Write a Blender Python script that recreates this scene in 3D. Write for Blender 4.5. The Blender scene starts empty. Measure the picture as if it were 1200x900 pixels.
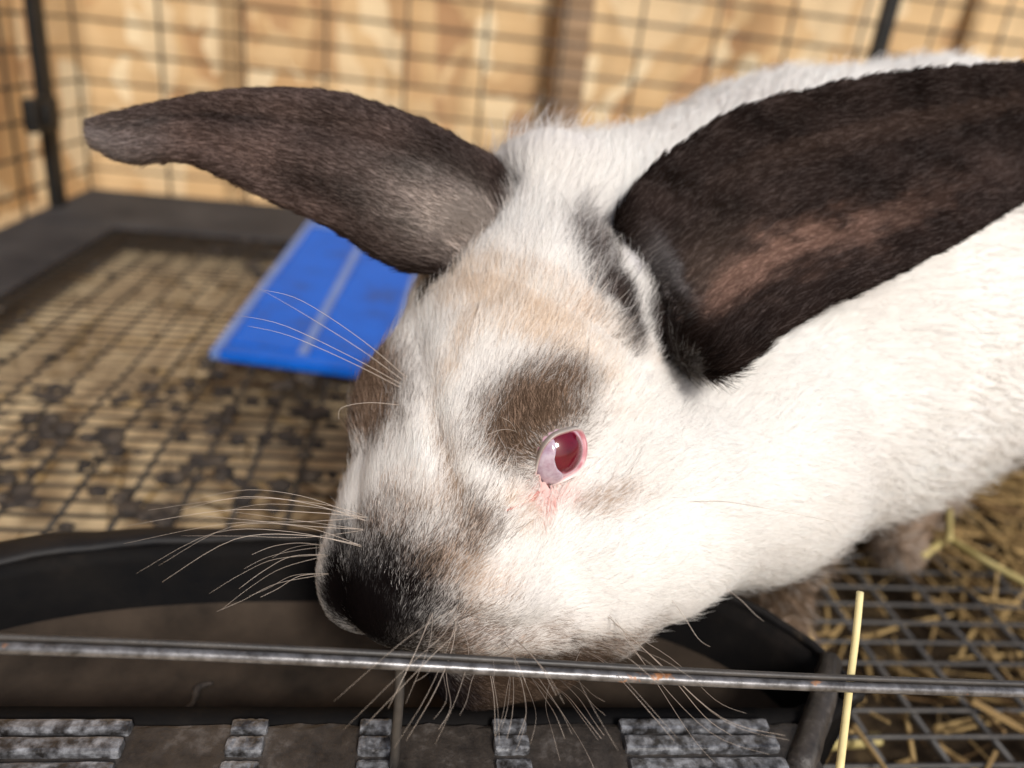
import bpy, bmesh, math, random
import numpy as np
from mathutils import Vector, Matrix
from mathutils.bvhtree import BVHTree
from mathutils.kdtree import KDTree

random.seed(4)
rng = np.random.default_rng(4)
S = bpy.context.scene
COL = S.collection

# ---------------------------------------------------------------- camera
FPX = 900.0                                   # focal length in photo pixels (photo is 1200 wide)
def cdir(u, v): return np.array([(u - 600) / FPX, -(v - 450) / FPX, -1.0])
_Y = cdir(500, 50); _Y /= np.linalg.norm(_Y)  # vanishing point of the depth direction
_Z = -cdir(350, 2560); _Z -= _Y * (_Z @ _Y); _Z /= np.linalg.norm(_Z)
_X = np.cross(_Y, _Z)
R = np.array([_X, _Y, _Z])
CAM = np.array([0.0, 0.0, 0.22])
cam_data = bpy.data.cameras.new('camera')
cam = bpy.data.objects.new('camera', cam_data); COL.objects.link(cam)
M4 = Matrix.Identity(4)
for i in range(3):
    for j in range(3): M4[i][j] = R[i, j]
    M4[i][3] = CAM[i]
cam.matrix_world = M4
cam_data.sensor_width = 36; cam_data.lens = 27
cam_data.clip_start = 0.01; cam_data.clip_end = 500
cam_data.dof.use_dof = True
cam_data.dof.focus_distance = 0.184
cam_data.dof.aperture_fstop = 7.5
S.camera = cam

# ---------------------------------------------------------------- world, sun, exposure
SUN = Vector((0.24, -0.85, 0.74)).normalized()          # towards the sun
w = bpy.data.worlds.new('World'); S.world = w; w.use_nodes = True
nt = w.node_tree; bgn = nt.nodes['Background']
sky = nt.nodes.new('ShaderNodeTexSky'); sky.sky_type = 'NISHITA'; sky.sun_disc = False
sky.sun_elevation = math.asin(SUN.z); sky.sun_rotation = math.atan2(SUN.x, SUN.y)
sky.dust_density = 3.0
nt.links.new(sky.outputs[0], bgn.inputs[0]); bgn.inputs[1].default_value = 0.085
sl = bpy.data.lights.new('sun', 'SUN'); sl.energy = 2.6; sl.angle = math.radians(12); sl.color = (1, .975, .94)
so = bpy.data.objects.new('sun', sl); COL.objects.link(so)
so.rotation_euler = SUN.to_track_quat('Z', 'Y').to_euler()
S.view_settings.view_transform = 'Standard'; S.view_settings.look = 'None'
S.view_settings.exposure = 0.42; S.view_settings.gamma = 1
S.cycles.max_bounces = 8; S.cycles.diffuse_bounces = 4; S.cycles.transparent_max_bounces = 8

# ---------------------------------------------------------------- helpers
def P(u, v, z): return CAM + R @ (cdir(u, v) * z)       # point seen at (u,v) at camera depth z
def plane(u, v, ax, val):
    d = R @ cdir(u, v); return CAM + d * ((val - CAM[ax]) / d[ax])

def mat(name, col=(.5, .5, .5), rough=.6, metal=0.0, spec=.5):
    m = bpy.data.materials.new(name); m.use_nodes = True
    b = m.node_tree.nodes['Principled BSDF']
    b.inputs['Base Color'].default_value = (*col, 1); b.inputs['Roughness'].default_value = rough
    b.inputs['Metallic'].default_value = metal; b.inputs['Specular IOR Level'].default_value = spec
    return m, m.node_tree, b
def nd(t, kind, **kw):
    n = t.nodes.new(kind)
    for k, v in kw.items(): setattr(n, k, v)
    return n
def noise(t, scale, detail=4, rough=.6, vec=None):
    n = nd(t, 'ShaderNodeTexNoise'); n.inputs['Scale'].default_value = scale
    n.inputs['Detail'].default_value = detail; n.inputs['Roughness'].default_value = rough
    if vec: t.links.new(vec, n.inputs['Vector'])
    return n
def ramp(t, fac, stops):
    r = nd(t, 'ShaderNodeValToRGB'); e = r.color_ramp.elements
    while len(e) < len(stops): e.new(.5)
    for k, (p, c) in zip(e, stops): k.position = p; k.color = (*c, 1) if len(c) == 3 else c
    t.links.new(fac, r.inputs[0]); return r
def bump(t, b, height, strength=.4, dist=.001):
    n = nd(t, 'ShaderNodeBump'); n.inputs['Strength'].default_value = strength; n.inputs['Distance'].default_value = dist
    t.links.new(height, n.inputs['Height']); t.links.new(n.outputs[0], b.inputs['Normal'])

def link(name, me, m=None, parent=None, smooth=False):
    o = bpy.data.objects.new(name, me); COL.objects.link(o)
    if m is not None and not me.materials: me.materials.append(m)
    if smooth: me.polygons.foreach_set('use_smooth', [True] * len(me.polygons))
    if parent is not None: o.parent = parent
    return o
def from_bm(name, bm, m=None, parent=None, smooth=False):
    me = bpy.data.meshes.new(name); bm.to_mesh(me); bm.free()
    return link(name, me, m, parent, smooth)
def empty(name, loc=(0, 0, 0)):
    o = bpy.data.objects.new(name, None); COL.objects.link(o); o.location = loc; o.empty_display_size = .02
    return o
def tag(o, label=None, cat=None, group=None, kind=None):
    if label: o['label'] = label
    if cat: o['category'] = cat
    if group: o['group'] = group
    if kind: o['kind'] = kind
    return o
def box(bm, c, s, rot=None, bevel=0.0):
    g = bmesh.ops.create_cube(bm, size=1.0)
    vs = g['verts']
    for v in vs: v.co = Vector((v.co.x * s[0], v.co.y * s[1], v.co.z * s[2]))
    if bevel:
        es = list({e for v in vs for e in v.link_edges})
        r = bmesh.ops.bevel(bm, geom=es, offset=bevel, segments=2, affect='EDGES', profile=.6)
        vs = list({v for f in r['faces'] for v in f.verts} | {v for v in vs if v.is_valid})
    for v in vs:
        p = v.co if rot is None else rot @ v.co
        v.co = p + Vector(c)
    return vs
def tube(bm, pts, rad, n=8, caps=True):
    pts = [Vector(p) for p in pts]
    if not hasattr(rad, '__len__'): rad = [rad] * len(pts)
    rings = []; ref = None
    for i, p in enumerate(pts):
        t = (pts[min(i + 1, len(pts) - 1)] - pts[max(i - 1, 0)]).normalized()
        if ref is None:
            ref = t.orthogonal().normalized()
        else:
            ref = (ref - t * ref.dot(t)).normalized()
        b = t.cross(ref)
        rings.append([bm.verts.new(p + (ref * math.cos(2 * math.pi * k / n) + b * math.sin(2 * math.pi * k / n)) * rad[i]) for k in range(n)])
    for a, c in zip(rings, rings[1:]):
        for k in range(n): bm.faces.new((a[k], a[(k + 1) % n], c[(k + 1) % n], c[k]))
    if caps:
        bm.faces.new(rings[0][::-1]); bm.faces.new(rings[-1])
def crom(pts, n):
    p = np.array(pts, float); m = len(p); out = []
    for t in np.linspace(0, m - 1, n):
        i = min(int(t), m - 2); f = t - i
        p0, p1, p2, p3 = p[max(i - 1, 0)], p[i], p[i + 1], p[min(i + 2, m - 1)]
        out.append(.5 * ((2 * p1) + (p2 - p0) * f + (2 * p0 - 5 * p1 + 4 * p2 - p3) * f * f + (3 * p1 - p0 - 3 * p2 + p3) * f ** 3))
    return np.array(out)
_W = rng.normal(size=(24, 3)); _PH = rng.uniform(0, 6.28, 24)
def vnoise(p, scale, k=0):
    q = p * scale; s = 0
    for i in range(8): s = s + np.sin(q @ _W[(i + k) % 24] * (1 + .35 * i) + _PH[(i + 3 * k) % 24])
    return s / 4.0                                # about -1..1

# ---------------------------------------------------------------- materials
def m_osb():
    m, t, b = mat('osb', rough=.75, spec=.25)
    tc = nd(t, 'ShaderNodeTexCoord'); mp = nd(t, 'ShaderNodeMapping'); mp.inputs['Scale'].default_value = (1.0, 1.0, .55)
    mp.inputs['Rotation'].default_value = (.3, .6, .2)
    t.links.new(tc.outputs['Object'], mp.inputs[0])
    nz = noise(t, 6, 3, .6, mp.outputs[0])
    add = nd(t, 'ShaderNodeMixRGB', blend_type='ADD'); add.inputs[0].default_value = .25
    t.links.new(mp.outputs[0], add.inputs[1]); t.links.new(nz.outputs['Color'], add.inputs[2])
    vo = nd(t, 'ShaderNodeTexVoronoi'); vo.inputs['Scale'].default_value = 26
    t.links.new(add.outputs[0], vo.inputs['Vector'])
    sp = nd(t, 'ShaderNodeSeparateColor'); t.links.new(vo.outputs['Color'], sp.inputs[0])
    r = ramp(t, sp.outputs[0], [(0, (.44, .26, .13)), (.3, (.60, .40, .20)), (.65, (.68, .49, .27)), (1, (.82, .69, .46))])
    n2 = noise(t, 4.5, 3, .5, tc.outputs['Object'])
    mx = nd(t, 'ShaderNodeMixRGB', blend_type='MULTIPLY'); mx.inputs[0].default_value = .55
    r2 = ramp(t, n2.outputs[0], [(.3, (.62, .5, .4)), (.6, (1, 1, 1))])
    t.links.new(r.outputs[0], mx.inputs[1]); t.links.new(r2.outputs[0], mx.inputs[2])
    t.links.new(mx.outputs[0], b.inputs['Base Color']); bump(t, b, vo.outputs['Distance'], .3, .002)
    return m
def m_mottle(name, stops, scale, rough=.7, metal=0, spec=.4, bs=.4, bd=.0006, detail=6):
    m, t, b = mat(name, rough=rough, metal=metal, spec=spec)
    tc = nd(t, 'ShaderNodeTexCoord'); n = noise(t, scale, detail, .65, tc.outputs['Object'])
    r = ramp(t, n.outputs[0], stops); t.links.new(r.outputs[0], b.inputs['Base Color'])
    n2 = noise(t, scale * 5, 4, .6, tc.outputs['Object']); bump(t, b, n2.outputs[0], bs, bd)
    return m
OSB = m_osb()
POST = m_mottle('post_wood', [(.3, (.20, .12, .065)), (.7, (.36, .24, .14))], 9, .8)
BATTEN = m_mottle('batten_wood', [(.3, (.30, .19, .09)), (.7, (.48, .33, .17))], 9, .8)
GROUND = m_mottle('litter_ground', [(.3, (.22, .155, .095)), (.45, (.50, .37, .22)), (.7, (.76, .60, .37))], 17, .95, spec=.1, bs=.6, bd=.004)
POSTM = m_mottle('black_post', [(.35, (.006, .006, .006)), (.7, (.016, .015, .014))], 60, .5, spec=.25)
WIRE = m_mottle('cage_wire', [(.35, (.022, .020, .019)), (.7, (.06, .052, .045))], 60, .5, .0, .5)
def m_bar():
    m, t, b = mat('worn_bar', rough=.42, metal=.5, spec=.5)
    tc = nd(t, 'ShaderNodeTexCoord'); n = noise(t, 70, 5, .6, tc.outputs['Object'])
    mask = ramp(t, n.outputs[0], [(.615, (0, 0, 0)), (.65, (1, 1, 1))])
    n2 = noise(t, 300, 3, .6, tc.outputs['Object'])
    base = ramp(t, n2.outputs[0], [(.3, (.05, .046, .044)), (.7, (.22, .215, .22))])
    rust = ramp(t, n2.outputs[0], [(.3, (.10, .035, .015)), (.65, (.50, .24, .11))])
    mx = nd(t, 'ShaderNodeMixRGB'); t.links.new(mask.outputs[0], mx.inputs[0])
    t.links.new(base.outputs[0], mx.inputs[1]); t.links.new(rust.outputs[0], mx.inputs[2])
    t.links.new(mx.outputs[0], b.inputs['Base Color'])
    ro = nd(t, 'ShaderNodeMapRange'); t.links.new(mask.outputs[0], ro.inputs[0]); ro.inputs[3].default_value = .33; ro.inputs[4].default_value = .85
    t.links.new(ro.outputs[0], b.inputs['Roughness']); bump(t, b, n2.outputs[0], .35, .0003)
    return m
BAR = m_bar()
RUBBER = m_mottle('pan_rubber', [(.35, (.004, .004, .0045)), (.6, (.008, .007, .0065)), (.85, (.022, .017, .014))], 38, .7, spec=.05)
DUST = m_mottle('feed_dust', [(.3, (.018, .014, .011)), (.7, (.060, .044, .032))], 30, .9, spec=.1, bs=.6)
def m_rim():
    m, t, b = mat('worn_rim', rough=.45, spec=.5)
    tc = nd(t, 'ShaderNodeTexCoord'); n = noise(t, 260, 6, .7, tc.outputs['Object']); n1 = noise(t, 45, 3, .5, tc.outputs['Object'])
    mm = nd(t, 'ShaderNodeMath', operation='ADD'); t.links.new(n.outputs[0], mm.inputs[0]); t.links.new(n1.outputs[0], mm.inputs[1])
    mu = nd(t, 'ShaderNodeMath', operation='MULTIPLY'); mu.inputs[1].default_value = .5; t.links.new(mm.outputs[0], mu.inputs[0])
    r = ramp(t, mu.outputs[0], [(.36, (.012, .010, .009)), (.52, (.042, .034, .028)), (.62, (.10, .088, .08)), (.70, (.30, .29, .30))])
    t.links.new(r.outputs[0], b.inputs['Base Color']); bump(t, b, n.outputs[0], .6, .0008)
    return m
RIM = m_rim()
BLACKRIM = m_mottle('black_rim', [(.35, (.005, .005, .006)), (.62, (.012, .010, .009)), (.8, (.075, .055, .036))], 70, .6, spec=.25, bs=.3)
SHADE = m_mottle('ground_shade', [(.3, (.018, .012, .008)), (.55, (.05, .034, .020)), (.75, (.16, .11, .055))], 50, .95, spec=.1, bs=.6, bd=.004)  # painted shade colour for the sheet below the right floor
LUG = m_mottle('worn_lug', [(.38, (.018, .016, .015)), (.50, (.09, .09, .095)), (.66, (.26, .265, .28))], 300, .3, .1, .8, .15, .0004)
BLUE = m_mottle('blue_plastic', [(.34, (.02, .075, .30)), (.46, (.004, .10, .50)), (.7, (.006, .125, .60))], 22, .5, spec=.2, bs=.05)
BLUERIM = m_mottle('blue_edge', [(.3, (.09, .17, .42)), (.7, (.17, .26, .52))], 30, .5, spec=.5, bs=.1)
STRIP = m_mottle('strip_plastic', [(.3, (.012, .013, .017)), (.7, (.045, .043, .045))], 14, .7, spec=.3)
DUNG = m_mottle('dung', [(.3, (.010, .009, .010)), (.5, (.04, .032, .027)), (.7, (.11, .085, .062))], 130, .8, spec=.3, bs=.6, bd=.002)
def m_hay(name, a, c):
    m, t, b = mat(name, rough=.7, spec=.3)
    g = nd(t, 'ShaderNodeNewGeometry'); r = ramp(t, g.outputs['Random Per Island'], [(0, a), (1, c)])
    t.links.new(r.outputs[0], b.inputs['Base Color'])
    return m
HAY = m_hay('hay', (.10, .055, .022), (.48, .33, .14))
STRAW = m_mottle('straw', [(.35, (.62, .50, .22)), (.7, (.80, .70, .38))], 40, .5, spec=.4, bs=.2)
STALK = m_mottle('stalk', [(.35, (.34, .27, .10)), (.7, (.50, .42, .19))], 60, .6, spec=.3, bs=.2)

# ---------------------------------------------------------------- setting: ground and the board walls round the hutch
bm = bmesh.new(); bmesh.ops.create_grid(bm, x_segments=1, y_segments=1, size=60)
g = from_bm('ground', bm, GROUND); g.location.z = -.034; tag(g, 'brown littered earth under the wire cage', kind='structure')

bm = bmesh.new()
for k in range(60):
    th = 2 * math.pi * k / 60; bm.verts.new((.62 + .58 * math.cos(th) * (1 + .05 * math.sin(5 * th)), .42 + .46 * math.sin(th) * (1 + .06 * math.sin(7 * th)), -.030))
bm.faces.new(bm.verts[:]); tag(from_bm('shade_sheet', bm, SHADE), 'dark sheet painted as shade under the right half of the cage', kind='structure')  # added sheet whose dark colour stands in for shade on the ground
CX, CY = -.415, 1.05                          # inside back left corner of the cage floor
WALL_Y = CY + .07
wall = empty('board_wall', (0, WALL_Y, 0)); tag(wall, 'tan chipboard wall behind the back of the cage', 'wall')
xs = [-.55, .175, 1.45]
for a, b_ in zip(xs, xs[1:]):
    bm = bmesh.new(); box(bm, ((a + b_) / 2, 0.012, .50), (b_ - a - .006, .018, 1.14), bevel=.001); from_bm('board', bm, OSB, wall)
lw = empty('board_wall', (CX - .09, 0, 0)); tag(lw, 'tan chipboard wall along the left side of the cage', 'wall')
for a, b_ in ((-.10, .62), (.62, WALL_Y - .01)):
    bm = bmesh.new(); box(bm, (-.012, (a + b_) / 2, .50), (.018, b_ - a - .006, 1.14), bevel=.001); from_bm('board', bm, OSB, lw)
px = plane(655, 60, 1, WALL_Y)
post = empty('wooden_post', (px[0] + .01, WALL_Y - .028, 0)); tag(post, 'brown wooden post standing against the chipboard behind the mesh', 'post')
bm = bmesh.new(); box(bm, (0, 0, .5), (.042, .046, 1.14), bevel=.003); from_bm('timber', bm, POST, post)
for u, wd in ((266, .022), (1120, .016)):
    q = plane(u, 60, 1, WALL_Y)
    bm = bmesh.new(); box(bm, (0, 0, .5), (wd, .016, 1.14), bevel=.002)
    o = from_bm('batten', bm, BATTEN); o.location = (q[0] + .006, WALL_Y - .007, 0)
    tag(o, 'thin brown batten on the chipboard, left of the post' if u < 600 else 'thin brown batten on the chipboard, right of the rabbit', 'batten')

# ---------------------------------------------------------------- the cage
cage = empty('wire_cage', (0, 0, 0)); tag(cage, 'dark wire mesh rabbit cage with rusty front bar and mesh floor', 'cage')
WR = .0016
_wm = {}
def wire(length, axis, r=WR):
    k = (round(length, 3), axis, r)
    if k not in _wm:
        bm = bmesh.new(); v = Vector((0, 0, 0)); v[axis] = length / 2
        tube(bm, [-v, v], r, 6); me = bpy.data.meshes.new('wire'); bm.to_mesh(me); bm.free(); me.materials.append(WIRE)
        me.polygons.foreach_set('use_smooth', [True] * len(me.polygons)); _wm[k] = me
    return _wm[k]
def put(me, loc, parent, name='wire'):
    o = bpy.data.objects.new(name, me); COL.objects.link(o); o.parent = parent; o.location = loc; return o
XR = .95; YF = .13; HT = .52
back = empty('back_panel', (0, CY, 0)); back.parent = cage
x = CX
while x < XR: put(wire(HT, 2, .0018), (x, 0, HT / 2), back); x += .0975
z = .03
while z < HT: put(wire(XR - CX, 0, .0018), ((XR + CX) / 2, -.0044, z), back); z += .0345
left = empty('left_panel', (CX, 0, 0)); left.parent = cage
y = CY - .078
while y > YF: put(wire(HT, 2, .0018), (0, y, HT / 2), left); y -= .0975
z = .03
while z < HT: put(wire(CY - YF, 1, .0018), (.0044, (CY + YF) / 2, z), left); z += .0345
floor = empty('floor_panel', (0, 0, 0)); floor.parent = cage
y = YF + .002
while y < CY: put(wire(XR - CX, 0, .0010), ((XR + CX) / 2, y, -.0010), floor); y += .0128
x = CX + .02
while x < XR: put(wire(CY - YF, 1, .0014), (x, (CY + YF) / 2, -.0034), floor); x += .0262
# corner post (flat black bar) with its clip
pb = plane(57, 255, 0, CX)
bm = bmesh.new(); box(bm, (0, 0, HT / 2 + .002), (.010, .024, HT), bevel=.0015); cp = from_bm('corner_post', bm, POSTM, cage); cp.location = (CX + .012, pb[1], 0)
cz = plane(40, 133, 0, CX + .012)
bm = bmesh.new(); box(bm, (0, 0, 0), (.014, .058, .034), bevel=.004); box(bm, (.008, 0, 0), (.008, .020, .022), bevel=.003)
cl = from_bm('clip', bm, POSTM, cage); cl.location = (CX + .019, cz[1], cz[2])
pr = plane(1040, 20, 1, CY - .16)
bm = bmesh.new(); box(bm, (0, 0, HT / 2 + .002), (.017, .010, HT), bevel=.0015); cp = from_bm('corner_post', bm, POSTM, cage); cp.location = (pr[0], CY - .16, 0)
# dark plastic strip lying along the foot of the back and left panels
bm = bmesh.new()
box(bm, ((CX + .004 + .30) / 2, CY - .10, .003), (.30 - CX - .004, .185, .004), bevel=.001)
gd = from_bm('floor_guard', bm, STRIP, cage)
bm = bmesh.new(); box(bm, (CX + .052, (.30 + CY - .196) / 2, .003), (.093, CY - .196 - .30, .004), bevel=.001)
from_bm('floor_guard', bm, STRIP, cage)
# front bar: top wire of the door opening, with one upright wire hooked on it
a = plane(-60, 757, 1, YF); b_ = plane(1260, 815, 1, YF)
pts = [Vector(a) + (Vector(b_) - Vector(a)) * t + Vector((0, 0, .0006 * math.sin(7 * t))) for t in np.linspace(-.9, 2.2, 80)]
bm = bmesh.new(); tube(bm, pts, .00125, 14); fb = from_bm('front_bar', bm, BAR, cage, True)
dv = (Vector(b_) - Vector(a)).normalized()
bm = bmesh.new(); tube(bm, [p + Vector((0, .0014, .0015)) for p in pts], .00075, 10); from_bm('door_wire', bm, WIRE, cage, True)
hk = Vector(plane(468, 783, 1, YF + .0036))
hp = [hk + Vector((0, 0, .0038)), hk + Vector((0, .0012, .0015)), hk + Vector((.0002, .001, -.003)), hk + Vector((.0004, -.0005, -.010)), hk + Vector((.0002, -.002, -.03))]
bm = bmesh.new(); tube(bm, crom(hp, 14), .00115, 10); from_bm('upright_wire', bm, WIRE, cage, True)

# ---------------------------------------------------------------- feed pan (D-shaped trough at the front)
pan = empty('feed_pan', (0, .17, 0)); tag(pan, 'black rubber feed pan with worn grey front rim under the rabbit chin', 'feed pan')
PZ = .060
def pan_outline(sc, n=44):
    """D outline: straight front, half ellipse behind; sc shrinks it inwards (metres)"""
    cx, a_, b2, yf = .006, .130, .077, .148
    out = []
    for k in range(n):
        th = math.pi * k / (n - 1)
        left_ = th > math.pi / 2; e = 2 / (2.9 if left_ else 2.3); al = (.162 if left_ else a_)
        out.append(Vector((cx + (al - sc) * math.copysign(abs(math.cos(th)) ** e, math.cos(th)), yf + .001 + (b2 - sc) * abs(math.sin(th)) ** e, 0)))
    out = [Vector((cx + (a_ - sc) * .86, yf + sc, 0)), Vector((cx + (a_ - sc) * .96, yf + .007 + sc * .6, 0))] + out[1:-1] + \
          [Vector((cx - (.162 - sc) * .97, yf + .007 + sc * .6, 0)), Vector((cx - (.162 - sc) * .90, yf + sc, 0))]
    xa, xb = -(.162 - sc) * .90, (a_ - sc) * .86
    for k in range(1, 16):
        out.append(Vector((cx + xa + (xb - xa) * k / 16, yf + sc, 0)))
    return out
def loft(levels, close_last):
    bm = bmesh.new(); rings = []
    for sc, zz in levels:
        rings.append([bm.verts.new((p.x, p.y - .17, zz)) for p in pan_outline(sc)])
    n = len(rings[0])
    for r0, r1 in zip(rings, rings[1:]):
        for k in range(n): bm.faces.new((r0[k], r0[(k + 1) % n], r1[(k + 1) % n], r1[k]))
    if close_last: bm.faces.new(rings[-1])
    bmesh.ops.recalc_face_normals(bm, faces=bm.faces); return bm
from_bm('pan_body', loft([(.020, .0012), (.004, .02), (.0, PZ - .006), (-.002, PZ - .002), (.0, PZ), (.0045, PZ - .0005), (.006, PZ - .004), (.012, .022), (.020, .012), (.03, .010)], True), RUBBER, pan, True)
bm = loft([(.0068, .047), (.0085, .0405), (.013, .0362), (.02, .0345), (.032, .034)], True)
from_bm('feed_dust', bm, DUST, pan, True)
# rolled rim round the back: broad and black on the left, thin and dusty on the right
ol = pan_outline(.001)[1:-17]
def band(name, pts, w_out, hgt, m):
    bm = bmesh.new(); rings = []; n = len(pts)
    for i, p in enumerate(pts):
        t = (pts[min(i + 1, n - 1)] - pts[max(i - 1, 0)]).normalized(); o = Vector((t.y, -t.x, 0)); ww = w_out(i / (n - 1))
        rings.append([bm.verts.new(p + o * (x * ww) + Vector((0, -.17, PZ + hgt * z_ + .0004 * math.sin(i * 1.9)))) for x, z_ in ((-.25, -.2), (-.22, .6), (.0, 1), (.6, .9), (.95, .5), (1, -.6))])
    for a, b in zip(rings, rings[1:]):
        for k in range(6): bm.faces.new((a[k], a[(k + 1) % 6], b[(k + 1) % 6], b[k]))
    bm.faces.new(rings[0][::-1]); bm.faces.new(rings[-1]); bmesh.ops.recalc_face_normals(bm, faces=bm.faces)
    return from_bm(name, bm, m, pan, True)
band('rolled_rim', ol, lambda t: .0026 + .0085 * min(1, max(0, (t - .45) / .35)), .0022, BLACKRIM)
# front ledge with embossed lugs
bm = bmesh.new(); box(bm, (.002, .1345 - .17, PZ - .0026), (.222, .024, .006), bevel=.0015)
bmesh.ops.subdivide_edges(bm, edges=[e for e in bm.edges if e.calc_length() > .1], cuts=60, use_grid_fill=True)
for v in bm.verts: v.co += Vector((0, random.uniform(-1, 1) * .0004, random.uniform(-1, 1) * .0003))
from_bm('front_ledge', bm, RIM, pan)
def ledge_x(u): return plane(u, 868, 2, PZ)[0]
def lug(u0, u1):
    x0, x1 = ledge_x(u0), ledge_x(u1)
    bm = bmesh.new()
    for yy, hh, dd in ((.1445, .0030, .0036), (.1385, .0034, .0044), (.1322, .0028, .0040)):
        n0 = len(bm.verts)
        vs = box(bm, ((x0 + x1) / 2, yy - .17, PZ + hh / 2 - .0006), (x1 - x0, dd, hh), bevel=.0009)
    bmesh.ops.subdivide_edges(bm, edges=[e for e in bm.edges if e.calc_length() > .006], cuts=8)
    for v in bm.verts: v.co += Vector((random.uniform(-1, 1), random.uniform(-1, 1), random.uniform(-1, 1))) * .00010
    from_bm('lug', bm, LUG, pan)
for u0, u1 in ((-90, 150), (268, 312), (420, 458), (577, 618), (728, 905)): lug(u0, u1)
# right end strut of the pan rim, running down to the ledge
e0 = Vector(plane(972, 778, 2, PZ)); e1 = Vector(plane(935, 905, 2, PZ - .001))
bm = bmesh.new(); tube(bm, [e0 + Vector((0, -.17, .001)), e0.lerp(e1, .35) + Vector((.001, -.17, .001)), e0.lerp(e1, .7) + Vector((.0005, -.17, .0006)), e1 + Vector((0, -.17, 0))], [.0034, .0036, .0038, .0040], 12)
bmesh.ops.subdivide_edges(bm, edges=bm.edges[:], cuts=2)
for v in bm.verts: v.co += Vector((random.uniform(-1, 1), random.uniform(-1, 1), random.uniform(-1, 1))) * .0002
from_bm('end_strut', bm, RIM, pan, True)
# a dried crumb in the pan
q0 = Vector(plane(214, 838, 2, .0352)); q1 = Vector(plane(232, 806, 2, .0352)); q2 = Vector(plane(250, 800, 2, .0352))
bm = bmesh.new(); tube(bm, crom([q0, q0.lerp(q1, .5) + Vector((.001, 0, 0)), q1, q2], 12), [.0009, .0014, .001, .0007, .0008, .001, .0012, .0013, .001, .0008, .0006, .0004], 7)
tag(from_bm('dried_crumb', bm, DUNG, None, True), 'small dark curved crumb lying in the dusty feed pan', 'crumb')

# ---------------------------------------------------------------- blue tray
FL, FR, BL, BR = (Vector(plane(*p, 2, .006)) for p in ((246, 418), (455, 446), (362, 262), (505, 284)))
tray = empty('blue_tray', FL); tag(tray, 'bright blue plastic mat with pale raised edges on the mesh floor', 'plastic mat')
def quadpt(s, t): return FL.lerp(FR, s).lerp(BL.lerp(BR, s), t) - FL
def slab(name, s0, s1, t0, t1, z0, z1, m):
    bm = bmesh.new(); lo = [bm.verts.new(quadpt(*c) + Vector((0, 0, z0))) for c in ((s0, t0), (s1, t0), (s1, t1), (s0, t1))]
    hi = [bm.verts.new(quadpt(*c) + Vector((0, 0, z1))) for c in ((s0, t0), (s1, t0), (s1, t1), (s0, t1))]
    bm.faces.new(lo[::-1]); bm.faces.new(hi)
    for k in range(4): bm.faces.new((lo[k], lo[(k + 1) % 4], hi[(k + 1) % 4], hi[k]))
    bmesh.ops.bevel(bm, geom=bm.edges[:], offset=.0008, segments=2, affect='EDGES')
    return from_bm(name, bm, m, tray)
slab('panel', .05, .46, .06, .95, -.002, .0022, BLUE); slab('panel', .52, .94, .06, .95, -.002, .0022, BLUE)
slab('edge', 0, .052, .0, 1, -.002, .005, BLUERIM); slab('edge', .942, 1, .0, 1, -.002, .005, BLUERIM)
slab('edge', .054, .94, .0, .035, -.002, .005, BLUE); slab('edge', .054, .94, .953, 1, -.002, .005, BLUERIM)
slab('ridge', .462, .518, .037, .951, -.002, .0042, BLUERIM)

# ---------------------------------------------------------------- droppings, hay, straws
bm = bmesh.new()
spots = [(50, 560, 60, 20), (120, 530, 60, 30), (80, 505, 50, 15), (180, 470, 25, 20), (300, 445, 40, 30), (370, 470, 45, 30), (340, 520, 40, 30), (250, 500, 30, 20), (390, 430, 30, 20),
         (230, 555, 25, 15), (240, 425, 25, 30), (305, 310, 16, 20), (170, 600, 20, 10), (60, 460, 18, 14), (190, 240, 14, 6), (330, 420, 60, 20), (400, 520, 40, 60), (280, 580, 40, 30), (15, 590, 20, 8)]
for (u, v, du, dv_) in spots:
    for k in range(9):
        q = plane(u + random.gauss(0, du * .75), v + random.gauss(0, dv_ * .75), 2, .002)
        if q[1] > CY - .02: continue
        r_ = random.uniform(.003, .007)
        mtx = Matrix.Translation(q) @ Matrix.Rotation(random.uniform(0, 6), 4, 'Z') @ Matrix.Diagonal((1, .8, random.uniform(.3, .6), 1))
        gq = bmesh.ops.create_icosphere(bm, subdivisions=2, radius=r_, matrix=mtx)
        for vv in gq['verts']: vv.co += Vector((random.uniform(-1, 1), random.uniform(-1, 1), random.uniform(-1, 1))) * .0007
for k in range(420):
    q = (random.uniform(-.36, .06), random.uniform(.22, .85), .001)
    if random.random() > .35 + .65 * math.sin(q[0] * 19 + 2) * math.sin(q[1] * 14): continue
    gq = bmesh.ops.create_icosphere(bm, subdivisions=1, radius=random.uniform(.0025, .0055), matrix=Matrix.Translation(q) @ Matrix.Diagonal((1, .8, .4, 1)))
    for vv in gq['verts']: vv.co += Vector((random.uniform(-1, 1), random.uniform(-1, 1), random.uniform(-1, 1))) * .001
tag(from_bm('droppings', bm, DUNG, None, True), 'dark droppings caked on the left part of the mesh floor', kind='stuff')

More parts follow.
